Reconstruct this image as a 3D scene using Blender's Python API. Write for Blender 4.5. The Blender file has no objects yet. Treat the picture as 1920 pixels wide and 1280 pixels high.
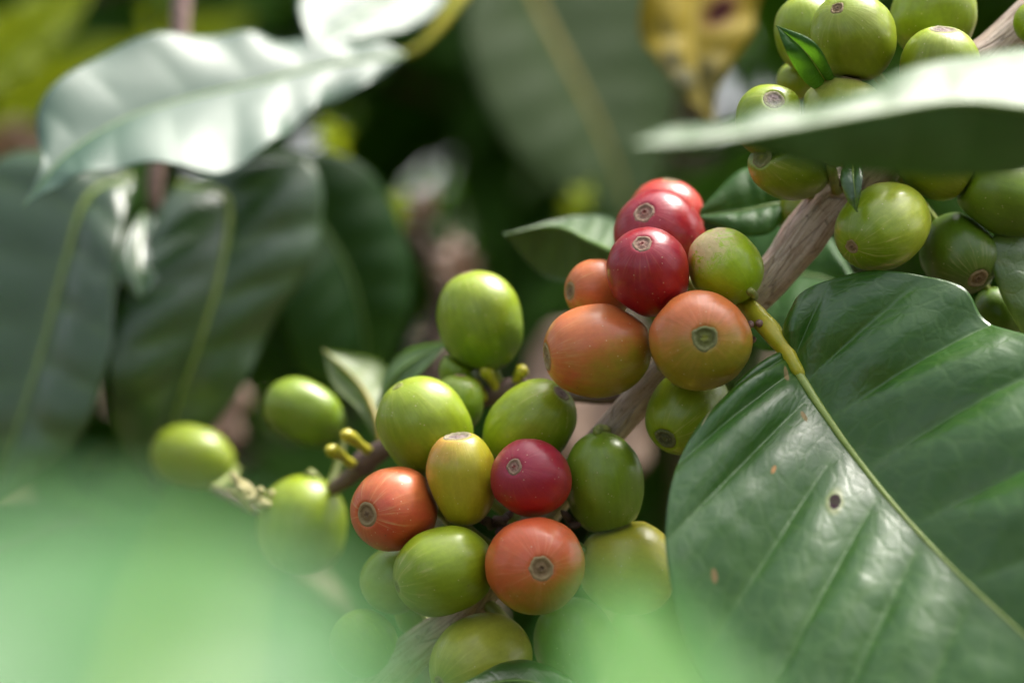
import bpy, math, random
from mathutils import Vector, Matrix, noise as mnoise

# ------------------------------------------------------------------ camera, sky, sun, exposure
scene = bpy.context.scene
COL = scene.collection
MM = 0.001
CAMZ = 1.20                       # lens height above the soil, metres
LENS, FOCUS, FSTOP = 75.0, 0.323, 7.5
K = 36.0 / LENS / 1920.0          # tangent per photo pixel

cam_data = bpy.data.cameras.new('camera')
cam_data.lens = LENS
cam_data.sensor_width = 36.0
cam_data.clip_start = 0.005
cam_data.clip_end = 500.0
cam_data.dof.use_dof = True
cam_data.dof.focus_distance = FOCUS
cam_data.dof.aperture_fstop = FSTOP
cam = bpy.data.objects.new('camera', cam_data)
cam.location = (0, 0, CAMZ)
cam.rotation_euler = (math.radians(90), 0, 0)
COL.objects.link(cam)
scene.camera = cam

TO_SUN = Vector((0.42, 0.28, 0.86)).normalized()
SUN_EL = math.asin(TO_SUN.z)
SUN_AZ = math.atan2(TO_SUN.x, TO_SUN.y)
world = bpy.data.worlds.new('World')
scene.world = world
world.use_nodes = True
wn = world.node_tree
wn.nodes.clear()
sky = wn.nodes.new('ShaderNodeTexSky')
sky.sky_type = 'NISHITA'
sky.sun_disc = False
sky.sun_elevation = SUN_EL
sky.sun_rotation = SUN_AZ
sky.air_density = 0.7
sky.dust_density = 6.0
sky.ozone_density = 0.0
bg = wn.nodes.new('ShaderNodeBackground')
bg.inputs['Strength'].default_value = 0.15
wo = wn.nodes.new('ShaderNodeOutputWorld')
haze_white = wn.nodes.new('ShaderNodeHueSaturation')      # bright veil of high cloud: the blue is washed out
haze_white.inputs['Saturation'].default_value = 0.45
wn.links.new(sky.outputs[0], haze_white.inputs['Color'])
wn.links.new(haze_white.outputs[0], bg.inputs[0])
wn.links.new(bg.outputs[0], wo.inputs[0])

sun_data = bpy.data.lights.new('sun', 'SUN')
sun_data.energy = 1.5
sun_data.angle = math.radians(18.0)
sun_data.color = (1.0, 0.955, 0.87)
sun = bpy.data.objects.new('sun', sun_data)
sun.rotation_euler = (-TO_SUN).to_track_quat('-Z', 'Y').to_euler()
sun.location = (2, -1, 4)
COL.objects.link(sun)

scene.view_settings.view_transform = 'Standard'
scene.view_settings.look = 'None'
scene.view_settings.exposure = 1.75
scene.view_settings.gamma = 1.0
scene.render.engine = 'CYCLES'
scene.cycles.use_denoising = True
scene.cycles.max_bounces = 10
scene.cycles.transmission_bounces = 6
scene.cycles.caustics_reflective = False
scene.cycles.caustics_refractive = False
scene.cycles.sample_clamp_indirect = 6.0

rnd = random.Random(11)

# ------------------------------------------------------------------ helpers
def P(px, py, d):
    """photo pixel + distance in mm from the lens plane -> metres"""
    return Vector(((px - 960.0) * d * K * MM, d * MM, CAMZ + (640.0 - py) * d * K * MM))

def link(o, parent=None):
    COL.objects.link(o)
    if parent is not None:
        o.parent = parent
    return o

def mesh_obj(name, verts, faces, mat, parent=None, uvs=None, attrs=None, smooth=True):
    me = bpy.data.meshes.new(name)
    me.from_pydata([tuple(v) for v in verts], [], faces)
    if uvs is not None:
        lay = me.uv_layers.new(name='UVMap')
        for l in me.loops:
            lay.data[l.index].uv = uvs[l.vertex_index]
    for key, vals in (attrs or {}).items():
        a = me.attributes.new(key, 'FLOAT', 'POINT')
        a.data.foreach_set('value', vals)
    if smooth:
        me.polygons.foreach_set('use_smooth', [True] * len(me.polygons))
    me.materials.append(mat)
    me.update()
    return link(bpy.data.objects.new(name, me), parent)

def thing(name, label, cat, loc=(0, 0, 0), group=None):
    o = bpy.data.objects.new(name, None)
    o.empty_display_size = 0.01
    o.location = loc
    o['label'] = label
    o['category'] = cat
    if group:
        o['group'] = group
    return link(o)

def catmull(pts, t):
    n = len(pts) - 1
    if n == 0:
        return pts[0].copy()
    x = min(max(t, 0.0), 1.0) * n
    i = min(int(x), n - 1)
    f = x - i
    p1, p2 = pts[i], pts[i + 1]
    p0 = pts[i - 1] if i > 0 else p1 * 2 - p2
    p3 = pts[i + 2] if i + 2 <= n else p2 * 2 - p1
    return 0.5 * ((2 * p1) + (p2 - p0) * f + (2 * p0 - 5 * p1 + 4 * p2 - p3) * f * f + (3 * p1 - p0 - 3 * p2 + p3) * f ** 3)

def scal(vals, t):
    n = len(vals) - 1
    x = min(max(t, 0.0), 1.0) * n
    i = min(int(x), n - 1)
    f = x - i
    return vals[i] * (1 - f) + vals[i + 1] * f

def tube_data(pts, radii, rows=24, sides=10, bump=None, cap=True):
    """swept tube; radii in metres (list along the path); bump(u, phi, length) -> radius factor"""
    verts, faces, uvs = [], [], []
    cs = [catmull(pts, i / (rows - 1)) for i in range(rows)]
    length = 0.0
    ref = None
    for i in range(rows):
        a = cs[max(i - 1, 0)]
        b = cs[min(i + 1, rows - 1)]
        tg = (b - a).normalized()
        if ref is None:
            ref = tg.orthogonal().normalized()
        ref = (ref - tg * ref.dot(tg)).normalized()
        bi = tg.cross(ref)
        if i:
            length += (cs[i] - cs[i - 1]).length
        u = i / (rows - 1)
        r = scal(radii, u)
        for j in range(sides):
            ph = 2 * math.pi * j / sides
            rr = r * (bump(u, ph, length) if bump else 1.0)
            verts.append(cs[i] + (ref * math.cos(ph) + bi * math.sin(ph)) * rr)
            uvs.append((abs(j / sides * 2 - 1), length * 100))
    for i in range(rows - 1):
        for j in range(sides):
            k = (j + 1) % sides
            faces.append((i * sides + j, i * sides + k, (i + 1) * sides + k, (i + 1) * sides + j))
    if cap:
        faces.append(tuple(range(sides - 1, -1, -1)))
        faces.append(tuple((rows - 1) * sides + j for j in range(sides)))
    return verts, faces, uvs

def tube(name, pts, radii, mat, parent=None, rows=24, sides=10, bump=None):
    v, f, uv = tube_data(pts, radii, rows, sides, bump)
    return mesh_obj(name, v, f, mat, parent, uv)

# ------------------------------------------------------------------ node helpers
class NT:
    def __init__(self, name):
        self.m = bpy.data.materials.new(name)
        self.m.use_nodes = True
        self.t = self.m.node_tree
        self.t.nodes.clear()
    def n(self, kind, **kw):
        nd = self.t.nodes.new('ShaderNode' + kind)
        for k, v in kw.items():
            if k.startswith('i_'):
                key = k[2:]
                key = int(key) if key.isdigit() else key.replace('_', ' ')
                self.set(nd.inputs[key], v)
            else:
                setattr(nd, k, v)
        return nd
    def set(self, sock, v):
        if hasattr(v, 'is_output') or isinstance(v, bpy.types.NodeSocket):
            self.t.links.new(v, sock)
        else:
            if isinstance(v, (tuple, list, Vector)) and sock.type == 'RGBA' and len(v) == 3:
                v = (*v, 1.0)
            sock.default_value = v
    def math(self, op, a, b=0.0, c=0.0, clamp=False):
        nd = self.n('Math', operation=op, use_clamp=clamp)
        self.set(nd.inputs[0], a); self.set(nd.inputs[1], b); self.set(nd.inputs[2], c)
        return nd.outputs[0]
    def vmath(self, op, a, b=(0, 0, 0)):
        nd = self.n('VectorMath', operation=op)
        self.set(nd.inputs[0], a); self.set(nd.inputs[1], b)
        return nd.outputs['Value'] if op in ('DOT_PRODUCT', 'LENGTH') else nd.outputs[0]
    def step(self, x, lo, hi):
        nd = self.n('MapRange', interpolation_type='SMOOTHSTEP')
        self.set(nd.inputs[0], x); nd.inputs[1].default_value = lo; nd.inputs[2].default_value = hi
        return nd.outputs[0]
    def mix(self, f, a, b, blend='MIX'):
        nd = self.n('Mix', data_type='RGBA', blend_type=blend)
        self.set(nd.inputs[0], f); self.set(nd.inputs[6], a); self.set(nd.inputs[7], b)
        return nd.outputs[2]
    def noise(self, vec, scale, detail=3.0, rough=0.55, dist=0.0):
        nd = self.n('TexNoise')
        self.set(nd.inputs['Vector'], vec)
        nd.inputs['Scale'].default_value = scale
        nd.inputs['Detail'].default_value = detail
        nd.inputs['Roughness'].default_value = rough
        nd.inputs['Distortion'].default_value = dist
        return nd.outputs[0]
    def scale(self, vec, s, off=(0, 0, 0)):
        nd = self.n('Mapping')
        self.set(nd.inputs['Vector'], vec)
        nd.inputs['Scale'].default_value = s
        nd.inputs['Location'].default_value = off
        return nd.outputs[0]
    def bump(self, h, strength, dist, normal=None):
        nd = self.n('Bump')
        nd.inputs['Strength'].default_value = strength
        nd.inputs['Distance'].default_value = dist
        self.set(nd.inputs['Height'], h)
        if normal is not None:
            self.set(nd.inputs['Normal'], normal)
        return nd.outputs[0]
    def out(self, shader):
        o = self.n('OutputMaterial')
        self.t.links.new(shader, o.inputs['Surface'])
        return self.m

# ------------------------------------------------------------------ materials
def cherry_mat(name, c1, c2, gdir, goff, gwid, b, seed, scar=0.0, scar_dir=(0, 0, 1), rough=0.30, line=0.5):
    """c1 -> c2 across local direction gdir; b = radius in metres"""
    t = NT(name)
    co = t.n('TexCoord').outputs['Object']
    nz = t.vmath('MULTIPLY', co, (1 / b, 1 / b, 1 / b))          # fruit radius = 1
    off = (seed * 3.7 % 19, seed * 1.3 % 23, seed * 2.1 % 17)
    p = t.vmath('ADD', nz, off)
    blot = t.noise(p, 1.3, 4.0, 0.6)
    g = t.vmath('DOT_PRODUCT', nz, tuple(gdir))
    g = t.math('ADD', g, t.math('MULTIPLY', t.math('SUBTRACT', blot, 0.5), 1.5))
    fac = t.step(g, goff - gwid, goff + gwid)
    # streaks run from stalk to navel
    sep = t.n('SeparateXYZ'); t.set(sep.inputs[0], nz)
    ang = t.math('ARCTAN2', sep.outputs[1], sep.outputs[0])
    comb = t.n('CombineXYZ')
    t.set(comb.inputs[0], t.math('MULTIPLY', t.math('COSINE', ang), 3.0))
    t.set(comb.inputs[1], t.math('MULTIPLY', t.math('SINE', ang), 3.0))
    t.set(comb.inputs[2], t.math('MULTIPLY', sep.outputs[2], 0.45))
    stv = t.vmath('ADD', comb.outputs[0], off)
    streak = t.noise(stv, 2.6, 4.0, 0.65)
    fac = t.math('ADD', fac, t.math('MULTIPLY', t.math('SUBTRACT', streak, 0.5), 0.35), clamp=True)
    col = t.mix(fac, c1, c2)
    fine = t.noise(p, 9.0, 5.0, 0.7)
    vv = t.math('ADD', 0.64, t.math('ADD', t.math('MULTIPLY', fine, 0.38), t.math('MULTIPLY', streak, 0.34)))
    hsv = t.n('HueSaturation'); t.set(hsv.inputs['Color'], col); t.set(hsv.inputs['Value'], vv)
    t.set(hsv.inputs['Hue'], t.math('ADD', 0.488, t.math('MULTIPLY', blot, 0.024)))
    col = hsv.outputs[0]
    # pale streaks gathered around the navel
    near = t.step(sep.outputs[2], 0.35, 1.0)
    pale = t.math('MULTIPLY', t.step(streak, 0.52, 0.74), t.math('MULTIPLY', near, line))
    col = t.mix(pale, col, t.mix(0.55, col, (0.55, 0.46, 0.22)))
    # pin-head pale flecks and a few dark ones
    vo = t.n('TexVoronoi'); t.set(vo.inputs['Vector'], p); vo.inputs['Scale'].default_value = 7.5
    sepc = t.n('SeparateColor'); t.set(sepc.inputs[0], vo.outputs['Color'])
    spot = t.math('MULTIPLY', t.math('SUBTRACT', 1.0, t.step(vo.outputs['Distance'], 0.07, 0.16)), t.step(sepc.outputs[0], 0.66, 0.68))
    col = t.mix(t.math('MULTIPLY', spot, 0.55), col, (0.62, 0.52, 0.33))
    vo2 = t.n('TexVoronoi'); t.set(vo2.inputs['Vector'], t.vmath('ADD', p, (5, 9, 2))); vo2.inputs['Scale'].default_value = 4.0
    sepd = t.n('SeparateColor'); t.set(sepd.inputs[0], vo2.outputs['Color'])
    dark = t.math('MULTIPLY', t.math('SUBTRACT', 1.0, t.step(vo2.outputs['Distance'], 0.03, 0.12)), t.step(sepd.outputs[1], 0.86, 0.88))
    col = t.mix(t.math('MULTIPLY', dark, 0.6), col, (0.10, 0.06, 0.03))
    # brown rub marks and dust
    rub = t.noise(t.vmath('ADD', p, (3, 1, 8)), 2.2, 7.0, 0.8, 0.8)
    rubm = t.math('MULTIPLY', t.step(rub, 0.63, 0.72), 0.55)
    col = t.mix(rubm, col, t.mix(0.5, col, (0.42, 0.30, 0.16)))
    rg = t.math('ADD', rough - 0.01, t.math('MULTIPLY', fine, 0.16))
    h = t.math('ADD', t.math('MULTIPLY', fine, 0.5), t.math('MULTIPLY', t.math('MULTIPLY', streak, near), 0.9))
    h = t.math('ADD', h, t.math('MULTIPLY', streak, 0.35))
    if scar > 0:
        m1 = t.step(t.vmath('DOT_PRODUCT', nz, tuple(scar_dir)), 0.22, 0.92)
        sc = t.noise(p, 2.6, 6.0, 0.75, 1.2)
        ridge = t.math('SUBTRACT', 1.0, t.step(t.math('ABSOLUTE', t.math('SUBTRACT', sc, 0.5)), 0.0, 0.075))
        patch = t.math('MULTIPLY', t.step(t.math('ADD', sc, t.math('MULTIPLY', m1, 0.27)), 0.69, 0.75), 0.9)
        sm = t.math('MULTIPLY', t.math('MAXIMUM', patch, t.math('MULTIPLY', ridge, 0.8)), t.math('MULTIPLY', m1, scar), clamp=True)
        col = t.mix(sm, col, t.mix(fine, (0.38, 0.27, 0.11), (0.72, 0.58, 0.32)))
        rg = t.math('ADD', rg, t.math('MULTIPLY', sm, 0.3))
        h = t.math('ADD', h, t.math('MULTIPLY', sm, 0.8))
    bs = t.n('BsdfPrincipled')
    t.set(bs.inputs['Base Color'], col)
    t.set(bs.inputs['Roughness'], rg)
    bs.inputs['Subsurface Weight'].default_value = 0.22
    bs.inputs['Subsurface Radius'].default_value = (1.0, 0.55, 0.2)
    bs.inputs['Subsurface Scale'].default_value = 0.0016
    bs.inputs['Specular IOR Level'].default_value = 0.5
    bs.inputs['Coat Weight'].default_value = 0.12
    bs.inputs['Coat Roughness'].default_value = 0.16
    t.set(bs.inputs['Normal'], t.bump(h, 0.35, 0.00012))
    return t.out(bs.outputs[0])

def navel_mat(name, ring, disc, heart, r):
    t = NT(name)
    co = t.n('TexCoord').outputs['Object']
    nz = t.vmath('MULTIPLY', co, (1 / r, 1 / r, 1 / r))
    sep = t.n('SeparateXYZ'); t.set(sep.inputs[0], nz)
    rad = t.math('SQRT', t.math('ADD', t.math('POWER', sep.outputs[0], 2.0), t.math('POWER', sep.outputs[1], 2.0)))
    nn = t.noise(nz, 3.0, 5.0, 0.75)
    rad = t.math('ADD', rad, t.math('MULTIPLY', t.math('SUBTRACT', nn, 0.5), 0.7))
    col = t.mix(t.step(rad, 0.55, 0.85), disc, ring)
    col = t.mix(t.math('SUBTRACT', 1.0, t.step(rad, 0.12, 0.38)), col, heart)
    f2 = t.noise(nz, 9.0, 8.0, 0.85)
    col = t.mix(t.math('MULTIPLY', f2, 0.55), col, t.mix(0.6, col, (0.03, 0.02, 0.01)))
    col = t.mix(t.math('MULTIPLY', t.step(nn, 0.52, 0.7), 0.5), col, (0.40, 0.33, 0.20))
    edge = t.math('SUBTRACT', 1.0, t.step(t.math('ABSOLUTE', t.math('SUBTRACT', rad, 0.72)), 0.0, 0.10))
    col = t.mix(t.math('MULTIPLY', edge, 0.22), col, (0.05, 0.035, 0.02))
    bs = t.n('BsdfPrincipled')
    t.set(bs.inputs['Base Color'], col)
    bs.inputs['Roughness'].default_value = 0.7
    t.set(bs.inputs['Normal'], t.bump(t.math('ADD', f2, nn), 0.9, 0.0003))
    return t.out(bs.outputs[0])

def leaf_mat(name, top, vein, under, trans, tw=0.30, rough=0.30, mott=0.25, crinkle=0.5, spots=None, blotch=None, grime=0.0, wax=0.5, spec=0.7, net3=0.0):
    """two-sided leaf: base colours for the upper and lower side, light let through the blade"""
    t = NT(name)
    co = t.n('TexCoord').outputs['Object']
    uv = t.n('UVMap').outputs[0]
    va = t.n('Attribute', attribute_name='vein').outputs['Fac']
    back = t.n('NewGeometry').outputs['Backfacing']
    n1 = t.noise(co, 70.0, 4.0, 0.6)
    n2 = t.noise(co, 420.0, 5.0, 0.7)
    n3 = t.noise(co, 1500.0, 3.0, 0.6)
    up = t.mix(t.math('MULTIPLY', n1, mott * 2), top, t.mix(0.5, top, vein))
    if blotch is not None:
        nb = t.noise(co, 45.0, 4.0, 0.65, 0.6)
        up = t.mix(t.step(nb, 0.46, 0.62), up, blotch)
        under = t.mix(t.step(nb, 0.46, 0.62), under, blotch)
    up = t.mix(t.math('MULTIPLY', va, 0.75), up, vein)
    col = t.mix(back, up, t.mix(t.math('MULTIPLY', va, 0.6), under, vein))
    col = t.mix(t.math('MULTIPLY', n2, 0.35), col, t.mix(0.5, col, (0.01, 0.02, 0.005)))
    rg = t.math('ADD', rough - 0.08, t.math('MULTIPLY', n2, 0.2))
    if grime > 0:
        gm = t.math('MULTIPLY', t.step(t.noise(co, 160.0, 6.0, 0.75), 0.52, 0.75), grime)
        col = t.mix(gm, col, (0.20, 0.22, 0.16))
        rg = t.math('ADD', rg, t.math('MULTIPLY', gm, 0.35))
    tcol = trans
    smask = 0.0
    for (su, sv, ru, rv, c, halo) in (spots or []):
        d = t.vmath('LENGTH', t.vmath('MULTIPLY', t.vmath('SUBTRACT', uv, (su, sv, 0)), (1 / ru, 1 / rv, 0)))
        d = t.math('ADD', d, t.math('MULTIPLY', t.math('SUBTRACT', n2, 0.5), 0.9))
        if halo is not None:
            col = t.mix(t.math('SUBTRACT', 1.0, t.step(d, 0.9, 1.9)), col, halo)
        m = t.math('SUBTRACT', 1.0, t.step(d, 0.75, 1.05))
        col = t.mix(m, col, c)
        tcol = t.mix(m, tcol, c)
        smask = t.math('MAXIMUM', smask, m)
    cell = t.n('TexVoronoi', feature='DISTANCE_TO_EDGE')
    t.set(cell.inputs['Vector'], co); cell.inputs['Scale'].default_value = 380.0
    net = t.step(cell.outputs['Distance'], 0.0, 0.12)
    h = t.math('ADD', t.math('MULTIPLY', n2, 1.0), t.math('ADD', t.math('MULTIPLY', n3, 0.35), t.math('MULTIPLY', net, 0.18)))
    nm = t.bump(h, crinkle, 0.00035)
    if net3 > 0:                                   # ladder of small veins between the side veins
        tv = t.n('TexVoronoi', feature='DISTANCE_TO_EDGE')
        t.set(tv.inputs['Vector'], t.vmath('ADD', t.vmath('MULTIPLY', uv, (24.0, 9.0, 0.0)), t.vmath('MULTIPLY', co, (90.0, 90.0, 90.0))))
        tv.inputs['Scale'].default_value = 1.0
        line = t.step(tv.outputs['Distance'], 0.0, 0.20)
        big = t.noise(co, 150.0, 3.0, 0.6)
        nm = t.bump(t.math('ADD', line, t.math('MULTIPLY', big, 3.0)), net3, 0.00045, nm)
        col = t.mix(t.math('MULTIPLY', t.math('SUBTRACT', 1.0, line), 0.22), col, t.mix(0.5, col, (0.10, 0.20, 0.03)))
    bs = t.n('BsdfPrincipled')
    t.set(bs.inputs['Base Color'], col)
    t.set(bs.inputs['Roughness'], t.math('ADD', t.math('ADD', rg, t.math('MULTIPLY', smask, 0.3)), t.math('MULTIPLY', back, 0.18)))
    t.set(bs.inputs['Specular IOR Level'], t.math('MULTIPLY', spec, t.math('SUBTRACT', 1.0, t.math('MULTIPLY', smask, 0.8))))
    t.set(bs.inputs['Coat Weight'], t.math('MULTIPLY', t.math('SUBTRACT', 1.0, back), t.math('MULTIPLY', wax, t.math('SUBTRACT', 1.0, smask))))
    bs.inputs['Coat Roughness'].default_value = 0.22
    t.set(bs.inputs['Coat Normal'], nm)
    t.set(bs.inputs['Normal'], nm)
    tr = t.n('BsdfTranslucent')
    t.set(tr.inputs['Color'], tcol)
    mx = t.n('MixShader'); mx.inputs[0].default_value = tw
    t.t.links.new(bs.outputs[0], mx.inputs[1]); t.t.links.new(tr.outputs[0], mx.inputs[2])
    return t.out(mx.outputs[0])

def plain_mat(name, c1, c2, rough=0.5, scale=300.0, bump=0.3, dist=0.0002, stretch=None, detail=5.0):
    t = NT(name)
    if stretch:
        co = t.scale(t.n('UVMap').outputs[0], stretch)
        scale = 1.0
    else:
        co = t.n('TexCoord').outputs['Object']
    n1 = t.noise(co, scale, detail, 0.65)
    col = t.mix(t.step(n1, 0.3, 0.7), c1, c2)
    bs = t.n('BsdfPrincipled')
    t.set(bs.inputs['Base Color'], col)
    bs.inputs['Roughness'].default_value = rough
    t.set(bs.inputs['Normal'], t.bump(n1, bump, dist))
    return t.out(bs.outputs[0])

def bark_mat():
    t = NT('grey_brown_bark')
    uv = t.n('UVMap').outputs[0]
    co = t.n('TexCoord').outputs['Object']
    fib = t.noise(t.scale(uv, (26, 1.4, 1)), 1.0, 6.0, 0.7, 0.4)
    fib2 = t.noise(t.scale(uv, (60, 3.0, 1)), 1.0, 4.0, 0.7, 0.2)
    pat = t.noise(co, 190.0, 5.0, 0.65)
    spk = t.noise(co, 900.0, 4.0, 0.7)
    col = t.mix(t.step(pat, 0.35, 0.65), (0.50, 0.38, 0.30), (0.31, 0.21, 0.155))
    col = t.mix(t.step(fib, 0.42, 0.62), col, (0.60, 0.49, 0.42))
    col = t.mix(t.math('MULTIPLY', t.step(fib2, 0.56, 0.70), 0.75), col, (0.09, 0.055, 0.04))
    col = t.mix(t.math('MULTIPLY', t.step(spk, 0.58, 0.72), 0.6), col, (0.07, 0.05, 0.04))
    col = t.mix(t.math('MULTIPLY', t.step(t.noise(co, 110.0, 3.0), 0.60, 0.72), 0.5), col, (0.33, 0.34, 0.26))
    crk = t.n('TexVoronoi', feature='DISTANCE_TO_EDGE')
    t.set(crk.inputs['Vector'], t.vmath('ADD', t.scale(uv, (7, 0.9, 1)), t.vmath('MULTIPLY', (1, 1, 1), (0.0, 0.0, 0.0)))); crk.inputs['Scale'].default_value = 1.0
    ck = t.math('SUBTRACT', 1.0, t.step(t.math('ADD', crk.outputs['Distance'], t.math('MULTIPLY', t.math('SUBTRACT', pat, 0.5), 0.12)), 0.0, 0.035))
    col = t.mix(t.math('MULTIPLY', ck, 0.45), col, (0.06, 0.04, 0.03))
    lich = t.step(t.noise(co, 420.0, 5.0, 0.7), 0.62, 0.68)
    col = t.mix(t.math('MULTIPLY', lich, 0.45), col, (0.55, 0.52, 0.45))
    h = t.math('SUBTRACT', t.math('ADD', t.math('MULTIPLY', fib, 0.7), t.math('MULTIPLY', fib2, 0.6)), t.math('MULTIPLY', ck, 1.2))
    h = t.math('ADD', h, t.math('MULTIPLY', spk, 0.25))
    bs = t.n('BsdfPrincipled')
    t.set(bs.inputs['Base Color'], col)
    bs.inputs['Roughness'].default_value = 0.55
    t.set(bs.inputs['Normal'], t.bump(h, 0.65, 0.0004))
    return t.out(bs.outputs[0])

def soil_mat():
    t = NT('soil')
    co = t.n('TexCoord').outputs['Object']
    a = t.noise(co, 3.0, 6.0, 0.65)
    b = t.noise(co, 45.0, 6.0, 0.7)
    col = t.mix(a, (0.07, 0.042, 0.025), (0.15, 0.095, 0.055))
    col = t.mix(t.step(b, 0.5, 0.7), col, (0.30, 0.22, 0.13))
    bs = t.n('BsdfPrincipled')
    t.set(bs.inputs['Base Color'], col)
    bs.inputs['Roughness'].default_value = 0.9
    t.set(bs.inputs['Normal'], t.bump(b, 0.8, 0.02))
    return t.out(bs.outputs[0])

GREEN_T = (0.16, 0.34, 0.03)
M = {}
M['bark'] = bark_mat()
M['twig'] = plain_mat('dark_twig_bark', (0.07, 0.04, 0.035), (0.19, 0.12, 0.10), 0.6, stretch=(20, 2.0, 1), dist=0.0004, bump=0.6)
M['young'] = plain_mat('yellow_green_stem', (0.33, 0.35, 0.015), (0.50, 0.43, 0.03), 0.35, 260.0, 0.25)
M['midrib'] = plain_mat('pale_green_midrib', (0.20, 0.29, 0.05), (0.30, 0.38, 0.09), 0.35, 300.0, 0.25)
M['midrib_dark'] = plain_mat('green_midrib', (0.10, 0.19, 0.03), (0.16, 0.26, 0.06), 0.4, 300.0, 0.25)
M['midrib_yellow'] = plain_mat('yellow_midrib', (0.26, 0.20, 0.006), (0.30, 0.23, 0.012), 0.45, 300.0, 0.2)
M['nub'] = plain_mat('brown_bud_scar', (0.10, 0.05, 0.04), (0.36, 0.24, 0.20), 0.6, 900.0, 0.5)
M['stalk'] = plain_mat('green_fruit_stalk', (0.15, 0.20, 0.03), (0.28, 0.30, 0.06), 0.4, 300.0, 0.3)
M['flower'] = plain_mat('withered_flower', (0.36, 0.32, 0.12), (0.52, 0.44, 0.24), 0.7, 500.0, 0.4)
M['soil'] = soil_mat()
M['leaf_hero'] = leaf_mat('glossy_dark_leaf', (0.020, 0.086, 0.006), (0.042, 0.125, 0.010), (0.10, 0.17, 0.06), GREEN_T, 0.10, 0.36, 0.22, 0.14,
    spots=[(0.578, -0.20, 0.012, 0.036, (0.030, 0.012, 0.022), (0.13, 0.17, 0.02)),
           (0.111, -0.63, 0.012, 0.075, (0.42, 0.05, 0.012), (0.05, 0.05, 0.02)),
           (0.433, -0.37, 0.007, 0.018, (0.46, 0.24, 0.11), None),
           (0.20, -0.09, 0.040, 0.022, (0.26, 0.20, 0.10), None),
           (0.385, -0.10, 0.026, 0.014, (0.28, 0.21, 0.11), None),
           (0.15, -0.90, 0.018, 0.018, (0.32, 0.30, 0.18), None),
           (0.47, -0.80, 0.010, 0.016, (0.25, 0.18, 0.09), None)], grime=0.12, wax=0.40, spec=0.45, net3=0.075)
M['leaf'] = leaf_mat('dark_green_leaf', (0.020, 0.075, 0.014), (0.075, 0.15, 0.03), (0.09, 0.16, 0.05), GREEN_T, 0.24, 0.30)
M['leaf_shrub'] = leaf_mat('dull_dark_leaf', (0.014, 0.072, 0.004), (0.035, 0.11, 0.010), (0.04, 0.10, 0.010), (0.14, 0.36, 0.015), 0.24, 0.5, wax=0.0, spec=0.25)
M['leaf_deep_shade'] = leaf_mat('deep_shade_leaf', (0.005, 0.030, 0.003), (0.012, 0.04, 0.006), (0.02, 0.05, 0.010), GREEN_T, 0.10, 0.5, wax=0.0, spec=0.12)  # deep shade on one background leaf, put into its colour
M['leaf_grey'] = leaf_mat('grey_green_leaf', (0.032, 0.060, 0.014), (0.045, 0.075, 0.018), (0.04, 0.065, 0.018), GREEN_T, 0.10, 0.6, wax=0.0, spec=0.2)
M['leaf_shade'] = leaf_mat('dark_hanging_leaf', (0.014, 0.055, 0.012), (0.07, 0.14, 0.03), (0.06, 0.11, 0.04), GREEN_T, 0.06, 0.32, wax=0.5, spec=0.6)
M['leaf_gloss'] = leaf_mat('very_glossy_leaf', (0.030, 0.10, 0.040), (0.08, 0.16, 0.06), (0.07, 0.15, 0.03), GREEN_T, 0.20, 0.28, crinkle=0.3, wax=1.0)
M['leaf_sheen'] = leaf_mat('waxy_shining_leaf', (0.030, 0.085, 0.050), (0.04, 0.10, 0.055), (0.045, 0.11, 0.015), GREEN_T, 0.06, 0.50, crinkle=0.08, wax=0.05, spec=0.8)
M['leaf_tip'] = leaf_mat('bright_green_leaf', (0.030, 0.155, 0.010), (0.05, 0.19, 0.015), (0.05, 0.15, 0.015), (0.09, 0.42, 0.03), 0.25, 0.5, wax=0.0, spec=0.35)
M['leaf_cross'] = leaf_mat('blue_green_leaf', (0.022, 0.080, 0.008), (0.035, 0.095, 0.015), (0.045, 0.11, 0.015), GREEN_T, 0.08, 0.48, crinkle=0.1, wax=0.0, spec=0.5)
M['leaf_front'] = leaf_mat('fresh_green_leaf', (0.022, 0.115, 0.018), (0.03, 0.13, 0.024), (0.03, 0.10, 0.04), (0.08, 0.36, 0.07), 0.16, 0.45, wax=0.3, spec=0.4)
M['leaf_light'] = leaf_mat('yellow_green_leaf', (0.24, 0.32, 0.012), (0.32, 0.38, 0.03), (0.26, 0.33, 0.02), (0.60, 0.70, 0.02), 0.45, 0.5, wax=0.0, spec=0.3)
M['leaf_young'] = leaf_mat('pale_young_leaf', (0.08, 0.16, 0.03), (0.20, 0.24, 0.05), (0.13, 0.19, 0.05), (0.22, 0.36, 0.04), 0.28, 0.30)
M['leaf_yellow'] = leaf_mat('ageing_yellow_leaf', (0.27, 0.20, 0.004), (0.33, 0.25, 0.008), (0.26, 0.19, 0.005), (0.36, 0.24, 0.005), 0.22, 0.65, blotch=(0.05, 0.05, 0.008), wax=0.0, spec=0.25,
    spots=[(0.38, 0.35, 0.06, 0.2, (0.06, 0.02, 0.02), (0.20, 0.10, 0.02))])
M['leaf_dry'] = leaf_mat('dry_brown_leaf', (0.30, 0.19, 0.13), (0.37, 0.25, 0.17), (0.32, 0.22, 0.15), (0.40, 0.22, 0.12), 0.25, 0.7)

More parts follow.
